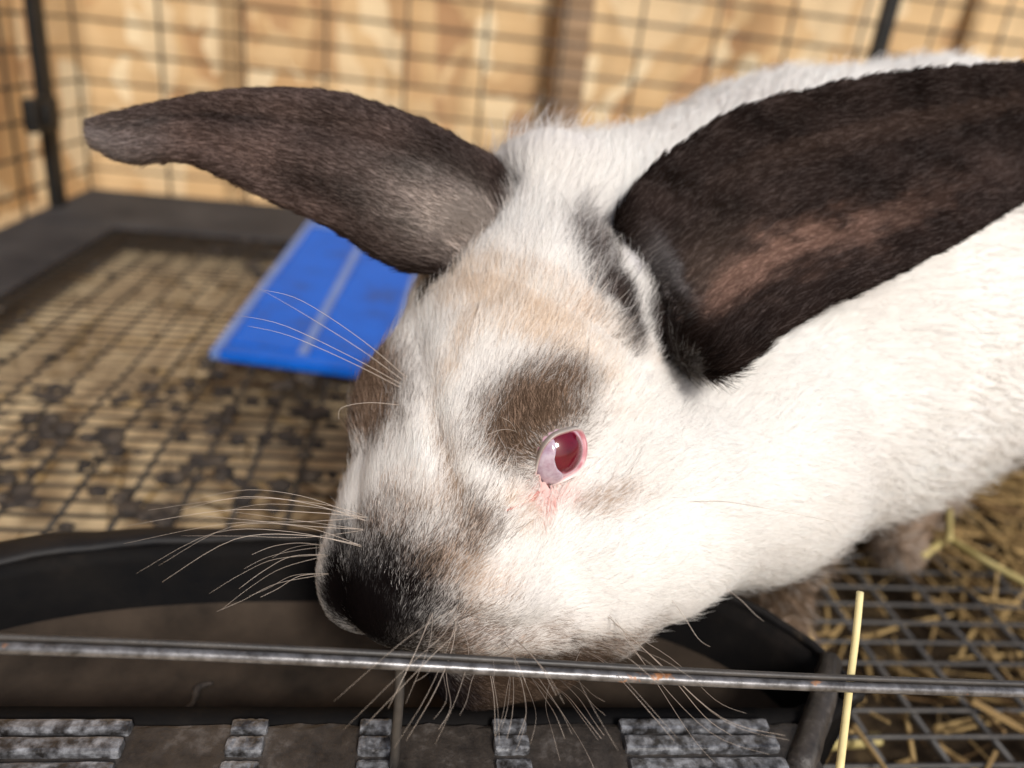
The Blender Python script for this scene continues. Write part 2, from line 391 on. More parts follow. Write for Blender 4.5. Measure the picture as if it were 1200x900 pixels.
def strand(bm, p, d, L, wd, bend=.15):
    d = Vector(d).normalized(); s = d.orthogonal().normalized()
    s = Matrix.Rotation(random.uniform(0, 6.28), 3, d) @ s; k = d.cross(s)
    pts = [Vector(p) + d * L * t + s * bend * L * math.sin(math.pi * t) for t in (-.5, -.17, .17, .5)]
    tube(bm, pts, [wd, wd, wd * .9, wd * .6], 4, True)
bm = bmesh.new()
for k in range(900):                          # litter below the floor on the right
    p = (random.uniform(.10, .62), random.uniform(.10, .60), random.uniform(-.029, -.008)); th = random.uniform(0, 6.28)
    strand(bm, p, (math.cos(th), math.sin(th), random.uniform(-.25, .25)), random.uniform(.03, .11), random.uniform(.0004, .0014))
for k in range(1300):                         # pile beside the rabbit
    cx_, cy_ = random.uniform(.27, .70), random.uniform(.26, .60)
    if cy_ < .300 - (cx_ - .28) * .18 + .05 * max(0, .33 - cx_) * 10 * random.random(): continue
    hgt = min(1, max(0, (cx_ - .27) / .15)) * min(1, max(0, (cy_ - .24) / .1)) * .035
    p = (cx_, cy_, random.uniform(.002, .008 + hgt)); th = random.gauss(-.5, .9)
    strand(bm, p, (math.cos(th), math.sin(th), random.uniform(-.25, .25)), random.uniform(.05, .15), random.uniform(.0004, .0012))
for k in range(240):                          # thin chaff under the left floor
    p = (random.uniform(-.40, .05), random.uniform(.18, .80), random.uniform(-.033, -.026)); th = random.uniform(0, 6.28)
    strand(bm, p, (math.cos(th), math.sin(th), random.uniform(-.1, .1)), random.uniform(.02, .06), random.uniform(.0006, .0014))
tag(from_bm('hay', bm, HAY, None), 'brown hay heaped beside the rabbit and fallen under the mesh floor', kind='stuff')

def stalk(name, pts, r0, r1, m, label, grp=None):
    bm = bmesh.new(); n = 14; tube(bm, crom(pts, n), list(np.linspace(r0, r1, n)), 8)
    tag(from_bm(name, bm, m, None, True), label, 'straw', grp)
stalk('straw', [P(1008, 694, .200), P(1003, 745, .1945), P(996, 800, .1875), P(983, 910, .172)], .00095, .00095, STRAW, 'pale yellow straw standing upright just behind the front bar')
stalk('hay_stalk', [plane(1108, 628, 2, .018), plane(1150, 655, 2, .02), plane(1215, 690, 2, .02)], .0020, .0017, STALK, 'long olive hay stalk running to the right edge of the mesh floor')
stalk('hay_stalk', [plane(1080, 652, 2, .012), plane(1110, 630, 2, .014)], .0022, .0019, STALK, 'short olive hay stalk near the rear foot of the rabbit')
stalk('hay_stalk', [plane(1112, 590, 2, .020), plane(1112, 632, 2, .022)], .0020, .0018, STALK, 'upright olive hay stub above the long stalk')
stalk('hay_stalk', [plane(960, 872, 2, -.012), plane(1030, 866, 2, -.012)], .0028, .0026, STALK, 'thick pale stalk lying under the floor beside the pan end')
stalk('hay_stalk', [plane(1000, 850, 2, .004), plane(1040, 905, 2, .004)], .0010, .0008, HAY, 'thin reddish stalk slanting beside the upright straw')
# ================================================================ the rabbit
NOSE = P(424, 718, .177); CROWN = P(612, 262, .234)
B_ = CROWN - NOSE; HL = np.linalg.norm(B_); B_ /= HL                 # backwards along the bridge
v_ = CAM - (NOSE + CROWN) / 2; v_ -= B_ * (v_ @ B_); v_ /= np.linalg.norm(v_)
sd = np.cross(v_, B_); sd /= np.linalg.norm(sd)
if sd @ R[:, 0] < 0: sd = -sd
PHI = math.radians(33)
U_ = math.cos(PHI) * v_ - math.sin(PHI) * sd                          # dorsal
S_ = math.sin(PHI) * v_ + math.cos(PHI) * sd                          # towards the rabbit's left (right in view)
HF = np.array([B_, U_, S_])                                           # rows: head axes
def H(b, u, s): return NOSE + B_ * b + U_ * u + S_ * s
def toh(p): return (np.asarray(p) - NOSE) @ HF.T

# ---- implicit body: list of (kind, data, blend)
prims = []
def ell(b, u, s, rb, ru, rs, k=.008): prims.append(('e', H(b, u, s), HF, np.array([rb, ru, rs]), k))
def cone(p0, p1, r0, r1, k=.02): prims.append(('c', np.array(p0, float), np.array(p1, float), r0, r1, k))
# skull and face, from the nose backwards
ell(.012, -.015, 0, .015, .0135, .0150, .004)
ell(.032, -.0185, 0, .026, .0185, .0250, .008)
ell(.052, -.0200, 0, .030, .0220, .0285, .010)
ell(.076, -.0215, 0, .036, .0260, .0315, .012)
ell(.102, -.0250, 0, .032, .0265, .0300, .012)
for s in (-1, 1):
    ell(.018, -.023, s * .0165, .0185, .0145, .0150, .006)            # whisker pads
    ell(.036, -.0215, s * .0175, .018, .0140, .0125, .007)
    ell(.038, -.033, s * .0150, .023, .0150, .0140, .008)
    ell(.070, -.040, s * .0210, .034, .0230, .0170, .010)             # cheeks
    ell(.062, -.0085, s * .0230, .019, .0095, .0105, .006)            # brow ridges
ell(.022, -.042, 0, .015, .012, .014, .008)                           # chin
ell(.060, -.052, 0, .038, .016, .024, .010)
ell2 = lambda u, v, z, ru, k=.012: prims.append(('c', P(u, v, z), P(u + 2, v, z), ru * z / 900, ru * z / 900, k))
ell2(695, 650, .212, 82); ell2(770, 600, .225, 98); ell2(625, 715, .205, 52, .010); ell2(540, 725, .200, 42, .008); ell2(632, 762, .212, 48, .012); ell2(555, 772, .210, 52, .012); ell2(705, 722, .214, 44, .012); ell2(775, 668, .222, 44, .012); ell2(735, 525, .224, 62, .015); ell2(840, 560, .25, 110, .02)
# neck, trunk
nk = H(.105, -.035, .004)
sh = P(905, 355, .355); md = P(1050, 326, .405); rp = P(1230, 300, .470)
cone(P(640, 232, .252), P(760, 262, .295), .0165, .030, .014)
cone(nk, sh, .036, .090, .025); cone(sh, md, .090, .097, .03); cone(md, rp, .097, .082, .03)
cone(P(880, 520, .272), P(1000, 420, .34), .038, .060, .03)            # chest
# front legs and one rear foot
fp = plane(900, 722, 2, .010); cone(P(895, 560, .285), fp + np.array([0, .004, .035]), .024, .013, .015); cone(fp + np.array([0, .004, .035]), fp, .013, .010, .008)
cone(fp, fp + np.array([-.012, -.020, -.002]), .010, .008, .006)
fp2 = plane(790, 690, 2, .010); cone(P(810, 560, .29), fp2 + np.array([0, .004, .035]), .022, .013, .015); cone(fp2 + np.array([0, .004, .035]), fp2 + np.array([-.01, -.014, 0]), .012, .009, .008)
ft = plane(1052, 640, 2, .010); cone(ft + np.array([.04, .05, .008]), ft, .014, .0085, .010); cone(P(1110, 440, .40), ft + np.array([.04, .05, .02]), .036, .016, .03)

h_ = .0024
allp = []
for q in prims:
    if q[0] == 'e': allp += [q[1] - q[3].max(), q[1] + q[3].max()]
    else: allp += [q[1] - q[3], q[1] + q[3], q[2] - q[4], q[2] + q[4]]
allp = np.array(allp); lo = allp.min(0) - .012; hi = allp.max(0) + .012
nx, ny, nz = (np.ceil((hi - lo) / h_).astype(int) + 1)
gx = (lo[0] + h_ * np.arange(nx)).astype(np.float32); gy = (lo[1] + h_ * np.arange(ny)).astype(np.float32); gz = (lo[2] + h_ * np.arange(nz)).astype(np.float32)
F = np.full((nx, ny, nz), .08, np.float32)
for q in prims:
    if q[0] == 'e': c, rr = q[1], q[3].max(); bl, bh = c - rr, c + rr; k = q[4]
    else: bl = np.minimum(q[1] - q[3], q[2] - q[4]); bh = np.maximum(q[1] + q[3], q[2] + q[4]); k = q[5]
    m_ = k + .012
    i0 = np.maximum(((bl - m_ - lo) / h_).astype(int), 0); i1 = np.minimum(((bh + m_ - lo) / h_).astype(int) + 2, [nx, ny, nz])
    sl_ = tuple(slice(a, b) for a, b in zip(i0, i1))
    X, Y, Z = np.meshgrid(gx[sl_[0]], gy[sl_[1]], gz[sl_[2]], indexing='ij')
    if q[0] == 'e':
        p = np.stack([X - q[1][0], Y - q[1][1], Z - q[1][2]], -1) @ q[2].T.astype(np.float32)
        k0 = np.sqrt(((p / q[3]) ** 2).sum(-1)); k1 = np.sqrt(((p / q[3] ** 2) ** 2).sum(-1)) + 1e-6
        d = k0 * (k0 - 1) / k1
    else:
        a, b, r0, r1 = q[1:5]; ab = b - a; L2 = ab @ ab
        p = np.stack([X - a[0], Y - a[1], Z - a[2]], -1)
        t = np.clip((p @ ab) / L2, 0, 1)
        d = np.sqrt(((p - t[..., None] * ab) ** 2).sum(-1)) - (r0 + (r1 - r0) * t)
    f0 = F[sl_]; hh = np.clip(.5 + .5 * (f0 - d) / k, 0, 1)
    F[sl_] = f0 * (1 - hh) + d * hh - k * hh * (1 - hh)

def surface_nets(F, lo, h):
    ins = F < 0; n = np.array(F.shape) - 1
    cor = [(i, j, k) for i in (0, 1) for j in (0, 1) for k in (0, 1)]
    def sh_(A, c): return A[c[0]:c[0] + n[0], c[1]:c[1] + n[1], c[2]:c[2] + n[2]]
    cnt = sum(sh_(ins, c).astype(np.int8) for c in cor)
    act = np.argwhere((cnt > 0) & (cnt < 8)); idx = np.full(n, -1, np.int64); idx[tuple(act.T)] = np.arange(len(act))
    pos = np.zeros((len(act), 3)); num = np.zeros(len(act))
    for a in cor:
        for ax in range(3):
            if a[ax] == 1: continue
            b = list(a); b[ax] = 1
            fa = F[tuple((act + a).T)]; fb = F[tuple((act + b).T)]; cr = (fa < 0) != (fb < 0)
            t = np.where(cr, fa / np.where(cr, fa - fb, 1), 0)
            p = act + np.array(a, float); p[:, ax] += t
            pos[cr] += p[cr]; num[cr] += 1
    pos = pos / num[:, None] * h + lo
    faces = []
    for ax in range(3):
        o1, o2 = [i for i in range(3) if i != ax]
        A = ins; sl0 = [slice(None)] * 3; sl1 = [slice(None)] * 3; sl0[ax] = slice(0, -1); sl1[ax] = slice(1, None)
        e = np.argwhere(A[tuple(sl0)] != A[tuple(sl1)])
        e = e[(e[:, o1] > 0) & (e[:, o2] > 0) & (e[:, o1] < n[o1]) & (e[:, o2] < n[o2])]
        def id_(d1, d2):
            q = e.copy(); q[:, o1] -= d1; q[:, o2] -= d2; return idx[tuple(q.T)]
        quad = np.stack([id_(0, 0), id_(1, 0), id_(1, 1), id_(0, 1)], 1)
        flip = A[tuple(e.T)]
        if ax == 1: flip = ~flip
        quad[flip] = quad[flip][:, ::-1]
        faces.append(quad)
    return pos, np.concatenate(faces)
bp, bf = surface_nets(F, lo, h_)

# ---- ears: cupped tapering sheets with thickness
ear_samples = []                              # (pos, which, t, v, axis)
def ear(which, Up, Lp, cup, thick, groove=0.0):
    n, mv = 46, 15
    A = crom([P(*q) for q in Up], n); Bq = crom([P(*q) for q in Lp], n)
    mid = (A + Bq) / 2; wd = Bq - A
    ax = np.gradient(mid, axis=0); ax /= np.linalg.norm(ax, axis=1)[:, None]
    nr = np.cross(ax, wd); nr /= np.linalg.norm(nr, axis=1)[:, None] + 1e-9
    s = np.sign((nr * (CAM - mid)).sum(1)); nr *= s[:, None]           # towards the viewer
    fr, bk = [], []
    for i in range(n):
        t = i / (n - 1); W = np.linalg.norm(wd[i])
        rf, rb = [], []
        for j in range(mv):
            v = j / (mv - 1); pr_ = 4 * v * (1 - v)
            off = cup * W * pr_ * min(1, .4 + 2 * t) * (1 - .5 * t)
            if groove: off += -groove * W * math.exp(-((v - .34) / .09) ** 2) * min(1, 2.5 * t) + groove * W * .9 * math.exp(-((v - .15) / .1) ** 2)
            if which == 1: off += W * min(1, 3 * t) * max(0, 1 - t * 1.3) * (.055 * math.exp(-((v - .86) / .08) ** 2) - .050 * math.exp(-((v - .67) / .10) ** 2) + .03 * math.exp(-((v - .42) / .1) ** 2)) + .0009 * math.sin(9 * t + 5 * v) * math.sin(14 * v)
            else: off += .0008 * math.sin(11 * t + 4 * v) * math.sin(9 * v + 3 * t)
            th = thick * (.62 + .38 * math.sqrt(max(0, pr_))) * (1 - .45 * t)
            c = A[i] + wd[i] * v + nr[i] * off
            rf.append(c + nr[i] * th / 2); rb.append(c - nr[i] * th / 2)
            ear_samples.append((c, which, t, v, ax[i], nr[i]))
        fr.append(rf); bk.append(rb)
    V = []; Fc = []
    fr = np.array(fr); bk = np.array(bk); N_ = n * mv
    V = np.concatenate([fr.reshape(-1, 3), bk.reshape(-1, 3)])
    fi = lambda i, j: i * mv + j
    for i in range(n - 1):
        for j in range(mv - 1):
            Fc.append((fi(i, j), fi(i + 1, j), fi(i + 1, j + 1), fi(i, j + 1)))
            Fc.append(tuple(N_ + x for x in (fi(i, j), fi(i, j + 1), fi(i + 1, j + 1), fi(i + 1, j))))
        for j in (0, mv - 1):
            Fc.append((fi(i, j), N_ + fi(i, j), N_ + fi(i + 1, j), fi(i + 1, j)))
    for i in (0, n - 1):
        for j in range(mv - 1): Fc.append((fi(i, j), fi(i, j + 1), N_ + fi(i, j + 1), N_ + fi(i, j)))
    return V, np.array(Fc)
earR = ear(1, [(716, 300, .240), (722, 262, .226), (748, 215, .226), (795, 172, .227), (870, 127, .228), (1000, 95, .231), (1120, 80, .236), (1240, 76, .244), (1330, 98, .258), (1372, 132, .260)],
           [(790, 420, .228), (836, 438, .211), (868, 424, .208), (910, 392, .209), (965, 358, .212), (1045, 322, .217), (1135, 275, .225), (1235, 214, .244), (1325, 170, .254), (1374, 140, .260)],
           -.22, .0046)
earL = ear(2, [(606, 262, .238), (578, 200, .234), (545, 172, .231), (480, 137, .228), (390, 110, .227), (300, 108, .228), (210, 120, .231), (140, 134, .235), (110, 142, .237)],
           [(560, 320, .232), (528, 322, .224), (498, 318, .222), (448, 303, .220), (388, 266, .221), (300, 226, .223), (220, 190, .227), (150, 189, .232), (108, 172, .236)],
           .16, .0052, .05)
Vt = [bp]; Ft = [[tuple(f) for f in bf]]; o_ = len(bp)
for V, Fc in (earR, earL):
    Vt.append(V); Ft.append([tuple(int(x) + o_ for x in f) for f in Fc]); o_ += len(V)
me = bpy.data.meshes.new('raw'); me.from_pydata(np.concatenate(Vt).tolist(), [], [[int(x) for x in f] for fs in Ft for f in fs])
bmr = bmesh.new(); bmr.from_mesh(me); bmesh.ops.recalc_face_normals(bmr, faces=bmr.faces); bmr.to_mesh(me); bmr.free()
raw = bpy.data.objects.new('raw', me); COL.objects.link(raw)
rm = raw.modifiers.new('r', 'REMESH'); rm.mode = 'VOXEL'; rm.voxel_size = .0013
sm = raw.modifiers.new('s', 'SMOOTH'); sm.iterations = 3; sm.factor = .5
dg = bpy.context.evaluated_depsgraph_get(); body_me = bpy.data.meshes.new_from_object(raw.evaluated_get(dg)); body_me.name = 'rabbit'
bpy.data.objects.remove(raw)

def mesh_arrays(me):
    n = len(me.vertices); co = np.empty(n * 3); me.vertices.foreach_get('co', co); co = co.reshape(-1, 3)
    me.calc_loop_triangles(); t = np.empty(len(me.loop_triangles) * 3, np.int32); me.loop_triangles.foreach_get('vertices', t)
    return co, t.reshape(-1, 3)
co, tri = mesh_arrays(body_me)
bvh = BVHTree.FromPolygons([Vector(c) for c in co], [tuple(int(x) for x in t) for t in tri])
def hit(u, v):
    d = Vector(R @ cdir(u, v)).normalized(); r = bvh.ray_cast(Vector(CAM), d)
    return (np.array(r[0]), np.array(r[1])) if r[0] is not None else (None, None)

# ---- creases in the skin: bridge of the nose, brow and in front of the ears
vn0 = np.empty(len(co) * 3); body_me.vertices.foreach_get('normal', vn0); vn0 = vn0.reshape(-1, 3)
disp = np.zeros(len(co))
def crease(px, depth, wd, side=0.0):
    pts = [hit(u, v)[0] for u, v in px]; pts = crom([q for q in pts if q is not None], 40)
    c = pts.mean(0); rad = np.linalg.norm(pts - c, axis=1).max() + 4 * wd
    ix = np.where(np.linalg.norm(co - c, axis=1) < rad)[0]
    d = np.linalg.norm(co[ix][:, None] - pts[None], axis=2); k = d.argmin(1); d = d.min(1)
    env = np.sin(np.pi * (k + 4) / 48)
    disp[ix] += (-depth * np.exp(-(d / wd) ** 2) + .45 * depth * np.exp(-((d - 2.1 * wd) / wd) ** 2)) * env
crease([(490, 400), (502, 470), (520, 540), (536, 590), (538, 640), (528, 680)], .0015, .0030)
crease([(545, 330), (600, 335), (660, 365), (715, 400), (750, 440)], .0012, .0026)
crease([(480, 350), (540, 365), (590, 355)], .0010, .0030)
crease([(575, 600), (600, 595), (622, 585)], .0009, .0022)
crease([(535, 715), (560, 735), (600, 742), (650, 735)], .0016, .0028)
crease([(450, 470), (430, 530), (420, 590), (408, 640)], .0007, .0030)
co += vn0 * disp[:, None]
body_me.vertices.foreach_set('co', co.ravel()); body_me.update()
bvh = BVHTree.FromPolygons([Vector(c) for c in co], [tuple(int(x) for x in t) for t in tri])

# ---- the eye
ER = .0088
ep, en = hit(659, 533)
print('EYE', ep, R.T @ (ep - CAM), toh(ep), 'normal', en @ HF.T)
ehs = toh(ep)
en = 0.75 * en + .35 * (CAM - ep) / np.linalg.norm(CAM - ep); en /= np.linalg.norm(en)
EC = ep - en * (ER - .0034)
e1 = np.cross(R[:, 1], en); e1 /= np.linalg.norm(e1); e2 = np.cross(en, e1)
almond_px = [(664, 507), (676, 505), (685, 510), (689, 524), (684, 542), (671, 554), (655, 562), (641, 566), (632, 571), (627, 572), (629, 560), (631, 545), (637, 527), (649, 513)]
def on_ball(u, v, rad):
    d = R @ cdir(u, v); d /= np.linalg.norm(d); oc = CAM - EC; b = oc @ d; c = oc @ oc - rad * rad; q = b * b - c
    if q < 0: t = -b
    else: t = -b - math.sqrt(q)
    return CAM + d * t
alm = crom([on_ball(*p, ER) for p in almond_px + almond_px[:1]], 49)[:-1]
ac = alm.mean(0)
al2 = np.stack([(alm - ac) @ e1, (alm - ac) @ e2], 1)
ath = np.arctan2(al2[:, 1], al2[:, 0]); ar = np.hypot(al2[:, 0], al2[:, 1]); _o = np.argsort(ath); ath, ar = ath[_o], ar[_o]
def eye_q(p):                                  # 1 on the lid line, <1 inside, >1 outside; distance from the eye plane too
    d = p - ac; x = d @ e1; y = d @ e2; zz = d @ en
    th = np.arctan2(y, x); return np.hypot(x, y) / np.interp(th, ath, ar, period=2 * math.pi), np.abs(zz), np.hypot(x, y)

# push the skin round the eye onto the lid
q_, zz_, rr_ = eye_q(co)
near = (zz_ < .012) & (rr_ < .016)
for i in np.where(near)[0]:
    d = co[i] - EC; L = np.linalg.norm(d); tgt = ER + .0002
    f = np.clip(1 - (q_[i] - 1.0) / .9, 0, 1) ** 1.2
    if L < tgt or q_[i] < 1.5: co[i] = EC + d / L * (L * (1 - f) + tgt * f) if L > .004 else co[i]
kill = (q_ < 1.03) & (zz_ < .010)
bm = bmesh.new(); bm.from_mesh(body_me); bm.verts.ensure_lookup_table()
for i in np.where(near)[0]: bm.verts[i].co = co[i]
bmesh.ops.delete(bm, geom=[bm.verts[i] for i in np.where(kill)[0]], context='VERTS')
bm.to_mesh(body_me); bm.free()
co, tri = mesh_arrays(body_me)
bvh = BVHTree.FromPolygons([Vector(c) for c in co], [tuple(int(x) for x in t) for t in tri])

rabbit = empty('rabbit', (0, 0, 0)); tag(rabbit, 'white rabbit with dark brown ears and a sore red eye leaning over the feed pan', 'rabbit')

# ---- which vertices belong to an ear
kd = KDTree(len(ear_samples))
for i, s in enumerate(ear_samples): kd.insert(s[0], i)
kd.balance()
es_w = np.array([s[1] for s in ear_samples]); es_t = np.array([s[2] for s in ear_samples]); es_v = np.array([s[3] for s in ear_samples])
es_a = np.array([s[4] for s in ear_samples]); es_n = np.array([s[5] for s in ear_samples])
vi = np.empty(len(co), int); vd = np.empty(len(co))
for i, c in enumerate(co): _, vi[i], vd[i] = kd.find(c)
vear = np.clip((.0062 - vd) / .0022, 0, 1) * np.clip((es_t[vi] - .035) / .05, 0, 1)      # 0 body .. 1 ear
v_t, v_v, v_w = es_t[vi], es_v[vi], es_w[vi]

# ---- fur colours: markings and painted shade, given by a spot on the surface, a size along the head axes, a colour and a strength
WHITE = np.array([.925, .892, .855]); CREAM = np.array([.74, .60, .47]); GREY = np.array([.205, .135, .092]); DARK = np.array([.026, .0178, .0155]); BLACK = np.array([.008, .006, .006])
TAN = np.array([.58, .40, .27]); PINK = np.array([.72, .30, .26]); COLD = np.array([.70, .68, .70])
marks = []
def mk(u, v, ru, rv, ang, col, st, pw=2.0, mirror=False):
    """spot at the surface point under (u,v); radii in metres along two tangent axes"""
    p, n = hit(u, v)
    if p is None: return
    a = R[:, 0] - n * (R[:, 0] @ n); a /= np.linalg.norm(a); b = np.cross(n, a)
    c, s = math.cos(math.radians(ang)), math.sin(math.radians(ang))
    marks.append((p, a * c + b * s, b * c - a * s, n, ru, rv, np.array(col), st, pw))
    if mirror:
        q = toh(p); q[2] = -q[2]; fl = np.array([1, 1, -1.0])
        mr = lambda w_: ((w_ @ HF.T) * fl) @ HF
        m0 = marks[-1]; marks.append((H(*q), mr(m0[1]), mr(m0[2]), mr(m0[3])) + m0[4:])
def mk3(c, r, col, st, pw=4): marks.append((np.array(c, float), np.array([1., 0, 0]), np.array([0, 1., 0]), np.array([0, 0, 1.]), r, r, np.array(col), st, pw))
PXM = .19 / 900
def mp(u, v, ru, rv, ang, col, st, pw=2.0, mirror=False): mk(u, v, ru * PXM, rv * PXM, ang, col, st, pw, mirror)
mp(555, 350, 110, 34, -25, CREAM, .72)
mp(640, 395, 90, 34, -38, CREAM, .66)
mp(540, 410, 16, 80, -22, CREAM, .45)
mp(700, 380, 14, 90, 55, TAN, .35)
mp(622, 484, 66, 48, 24, GREY * .62, 1.0, 3, True)
mp(600, 520, 40, 42, 0, GREY * .62, .9, 3, True)
mp(655, 458, 45, 30, 15, GREY * .75, .8, 3, True)
mp(700, 590, 40, 18, 15, TAN * .8, .5, 2, True)
mp(612, 600, 30, 22, 0, TAN, .4)
mp(645, 578, 34, 20, 20, PINK * 1.1, .35)
mp(468, 385, 50, 24, 60, TAN * .8, .5)
mp(450, 622, 46, 38, -20, GREY * .7, .72, 3)
mp(505, 592, 26, 16, 0, TAN * .7, .35, 3)
mp(470, 575, 30, 20, 0, TAN, .15)
mp(548, 622, 32, 34, 0, GREY * .7, .72, 3)
mp(525, 560, 11, 46, 18, TAN * .6, .65)
mp(495, 672, 50, 34, 0, GREY * .6, .85, 3)
mp(400, 590, 18, 60, 0, TAN * .7, .6)
mp(545, 685, 40, 26, 0, TAN, .5)
mp(530, 755, 60, 36, 0, GREY * .8, .8, 3)
mp(600, 770, 70, 34, 0, GREY * 1.3, .6, 3)  # down to the gap: shade under the chin, painted into the fur
mp(690, 770, 70, 34, 0, TAN * .9, .5, 3)
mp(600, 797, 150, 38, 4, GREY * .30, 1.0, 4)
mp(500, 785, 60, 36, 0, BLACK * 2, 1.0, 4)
mp(700, 790, 80, 24, 14, GREY * .5, .8, 4)
mp(650, 792, 120, 30, 14, GREY * .8, .6, 3)

mp(470, 698, 48, 30, -10, DARK, .85, 3)
mp(427, 722, 76, 74, 0, BLACK, 1.0, 4)
mp(400, 700, 42, 52, 0, BLACK, 1.0, 3.2)
mp(475, 762, 62, 42, 0, BLACK, 1.0, 4)
mp(396, 660, 18, 40, 0, BLACK, .9, 3)
mp(692, 300, 26, 64, 10, DARK * 2.2, .75, 3)
mp(725, 365, 20, 56, 28, DARK, .95, 4)
mp(770, 405, 18, 44, 35, DARK, .95, 4)
mp(700, 330, 22, 60, 20, DARK * 2, .6, 3)
mp(742, 308, 15, 52, 22, DARK * 1.5, .85, 4)
mp(765, 352, 15, 46, 25, DARK * 1.2, .9, 4)
mp(575, 195, 11, 40, 10, DARK * 2, .8, 4)
mp(600, 175, 10, 24, 10, TAN * .7, .5, 4)
mp(525, 300, 14, 40, -30, GREY, .7, 3)
mp(640, 180, 60, 30, 0, COLD * .9, .4)
mp(900, 690, 110, 70, 0, TAN * .45, .9, 3)
mp(1065, 615, 70, 60, 0, TAN * .75, .75, 3)
mp(772, 398, 24, 46, 30, DARK, 1.0, 4)
mp(795, 335, 30, 62, 15, DARK * 1.3, .95, 4)
mp(735, 296, 14, 40, 15, COLD * 1.15, .8, 4)
mk3(P(560, 815, .206), .016, GREY * .28, 1.0, 5); mk3(P(640, 815, .208), .016, GREY * .30, 1.0, 5); mk3(P(500, 800, .203), .013, BLACK * 2, 1.0, 5)  # deeper chin shade, also put into the fur colour
mk3(ft + np.array([.01, .01, .01]), .040, TAN * .42, .85); mk3(fp + np.array([0, 0, .015]), .036, TAN * .25, .9); mk3(fp2 + np.array([0, 0, .015]), .036, TAN * .25, .9)

def colours(p, tvw, rnd=None):
    """fur colour at root points p; tvw = ear weight, t, v, which"""
    n = len(p); ew, t, v, wch = tvw; rr0 = rng.random(n) * .9 + .05
    c = np.tile(WHITE, (n, 1))
    jit = np.clip(vnoise(p, 260), -1, 1)[:, None]
    c = c * (1 + .04 * vnoise(p, 45)[:, None])
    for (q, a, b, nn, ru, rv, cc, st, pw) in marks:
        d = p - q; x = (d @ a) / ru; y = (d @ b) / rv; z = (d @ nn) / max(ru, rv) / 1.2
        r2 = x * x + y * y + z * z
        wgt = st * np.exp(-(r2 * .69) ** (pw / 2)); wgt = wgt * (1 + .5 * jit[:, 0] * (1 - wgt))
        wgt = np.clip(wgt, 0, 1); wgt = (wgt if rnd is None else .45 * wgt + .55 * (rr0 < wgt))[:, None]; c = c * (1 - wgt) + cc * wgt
    # ears
    e = np.clip(ew, 0, 1)
    base = DARK[None] * np.clip(1.0 + .30 * vnoise(p, 150)[:, None] + .35 * vnoise(p, 55, 4)[:, None], .45, 2.0)
    Lg = (wch == 2)
    lite = np.exp(-((t - .16) / .17) ** 2) * np.exp(-((v - .62) / .22) ** 2)
    lite = np.where(Lg, np.clip(lite * .95 + .18 * jit[:, 0] * lite, 0, .85), 0)
    lite2 = np.where(Lg, np.exp(-((t - .10) / .05) ** 2) * np.clip((v - .25) * 4, 0, 1), 0)
    lite = np.maximum(lite * .85, lite2 * .8)
    edge = np.where(Lg, np.clip((v - .88) * 9, 0, 1) * np.clip((.55 - t) * 4, 0, 1), 0)
    crs = np.where(Lg, np.exp(-((v - .36 - .25 * (t - .7)) / .055) ** 2) * np.exp(-((t - .68) / .17) ** 4), 0)[:, None] * .75  # shadow line of the left ear's fold, painted as a dark streak
    base = base * (1 - crs * .75)
    base = np.where((Lg & (v > .45) & (t > .5))[:, None], base * 1.35, base)
    topb = np.exp(-((v - .22) / .20) ** 2) * np.exp(-((t - .22) / .14) ** 2)
    base = np.where(Lg[:, None], base * (2.3 - 1.3 * topb)[:, None], base)
    base = base * (1 - lite[:, None]) + np.array([.46, .40, .36]) * lite[:, None]
    base = base * (1 - edge[:, None]) + DARK * 1.2 * edge[:, None]
    tipg = np.where(Lg, np.clip((t - .72) * 4, 0, 1) * np.clip(v * 1.6, 0, 1), 0)[:, None] * .75
    base = base * (1 - tipg) + np.array([.28, .25, .245]) * tipg
    wb = np.where(~Lg, np.exp(-((t - .085) / .035) ** 2) * np.exp(-((v - .36) / .22) ** 4), 0)[:, None] * .12
    base = base * (1 - wb) + COLD * wb
    wob = .05 * vnoise(p, 120, 6) + .04 * vnoise(p, 420, 2)
    pk = np.where(~Lg, np.exp(-((v - .68 - .12 * (t - .3) + wob) / .10) ** 2) * np.exp(-np.abs((t - .37) / .24) ** 3), 0)[:, None] * .62
    base = base * (1 - pk) + np.array([.28, .165, .125]) * pk
    st = np.where(~Lg, np.exp(-((v - .24) / .05) ** 2) * np.clip((t - .3) * 5, 0, 1), 0)[:, None] * .16
    base = base * (1 - st) + np.array([.16, .10, .075]) * st
    md_ = np.where(~Lg, np.exp(-((v - .50) / .15) ** 2) * np.exp(-((t - .25) / .12) ** 2), 0)[:, None] * .22
    base = base * (1 - md_) + np.array([.16, .115, .09]) * md_
    e = np.clip(e * 1.25 + .25 * np.clip(jit[:, 0], -1, 1) * (1 - np.abs(2 * e - 1)), 0, 1)[:, None]
    return np.clip(c * (1 - e) + base * e, .003, .95)

# ---- skin mesh
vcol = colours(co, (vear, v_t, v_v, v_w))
q_, zz_, rr_ = eye_q(co); pinkw = .45 * np.clip(1.5 - (q_ - 1) / .4, 0, 1) * (zz_ < .014)
pinkw = np.clip(pinkw * np.clip(.4 - ((co - ac) @ e2) / .004, 0, 1), 0, 1)[:, None]; vcol2 = vcol * (1 - pinkw) + np.array([.48, .17, .16]) * pinkw
ca = body_me.color_attributes.new('fur', 'FLOAT_COLOR', 'POINT')
ca.data.foreach_set('color', np.concatenate([vcol2 * .9, np.ones((len(co), 1))], 1).ravel())
SKIN, t_, b_s = mat('rabbit_skin', rough=.7, spec=.2)
at = nd(t_, 'ShaderNodeAttribute', attribute_name='fur'); t_.links.new(at.outputs['Color'], b_s.inputs['Base Color'])
body = link('body', body_me, SKIN, rabbit, True)

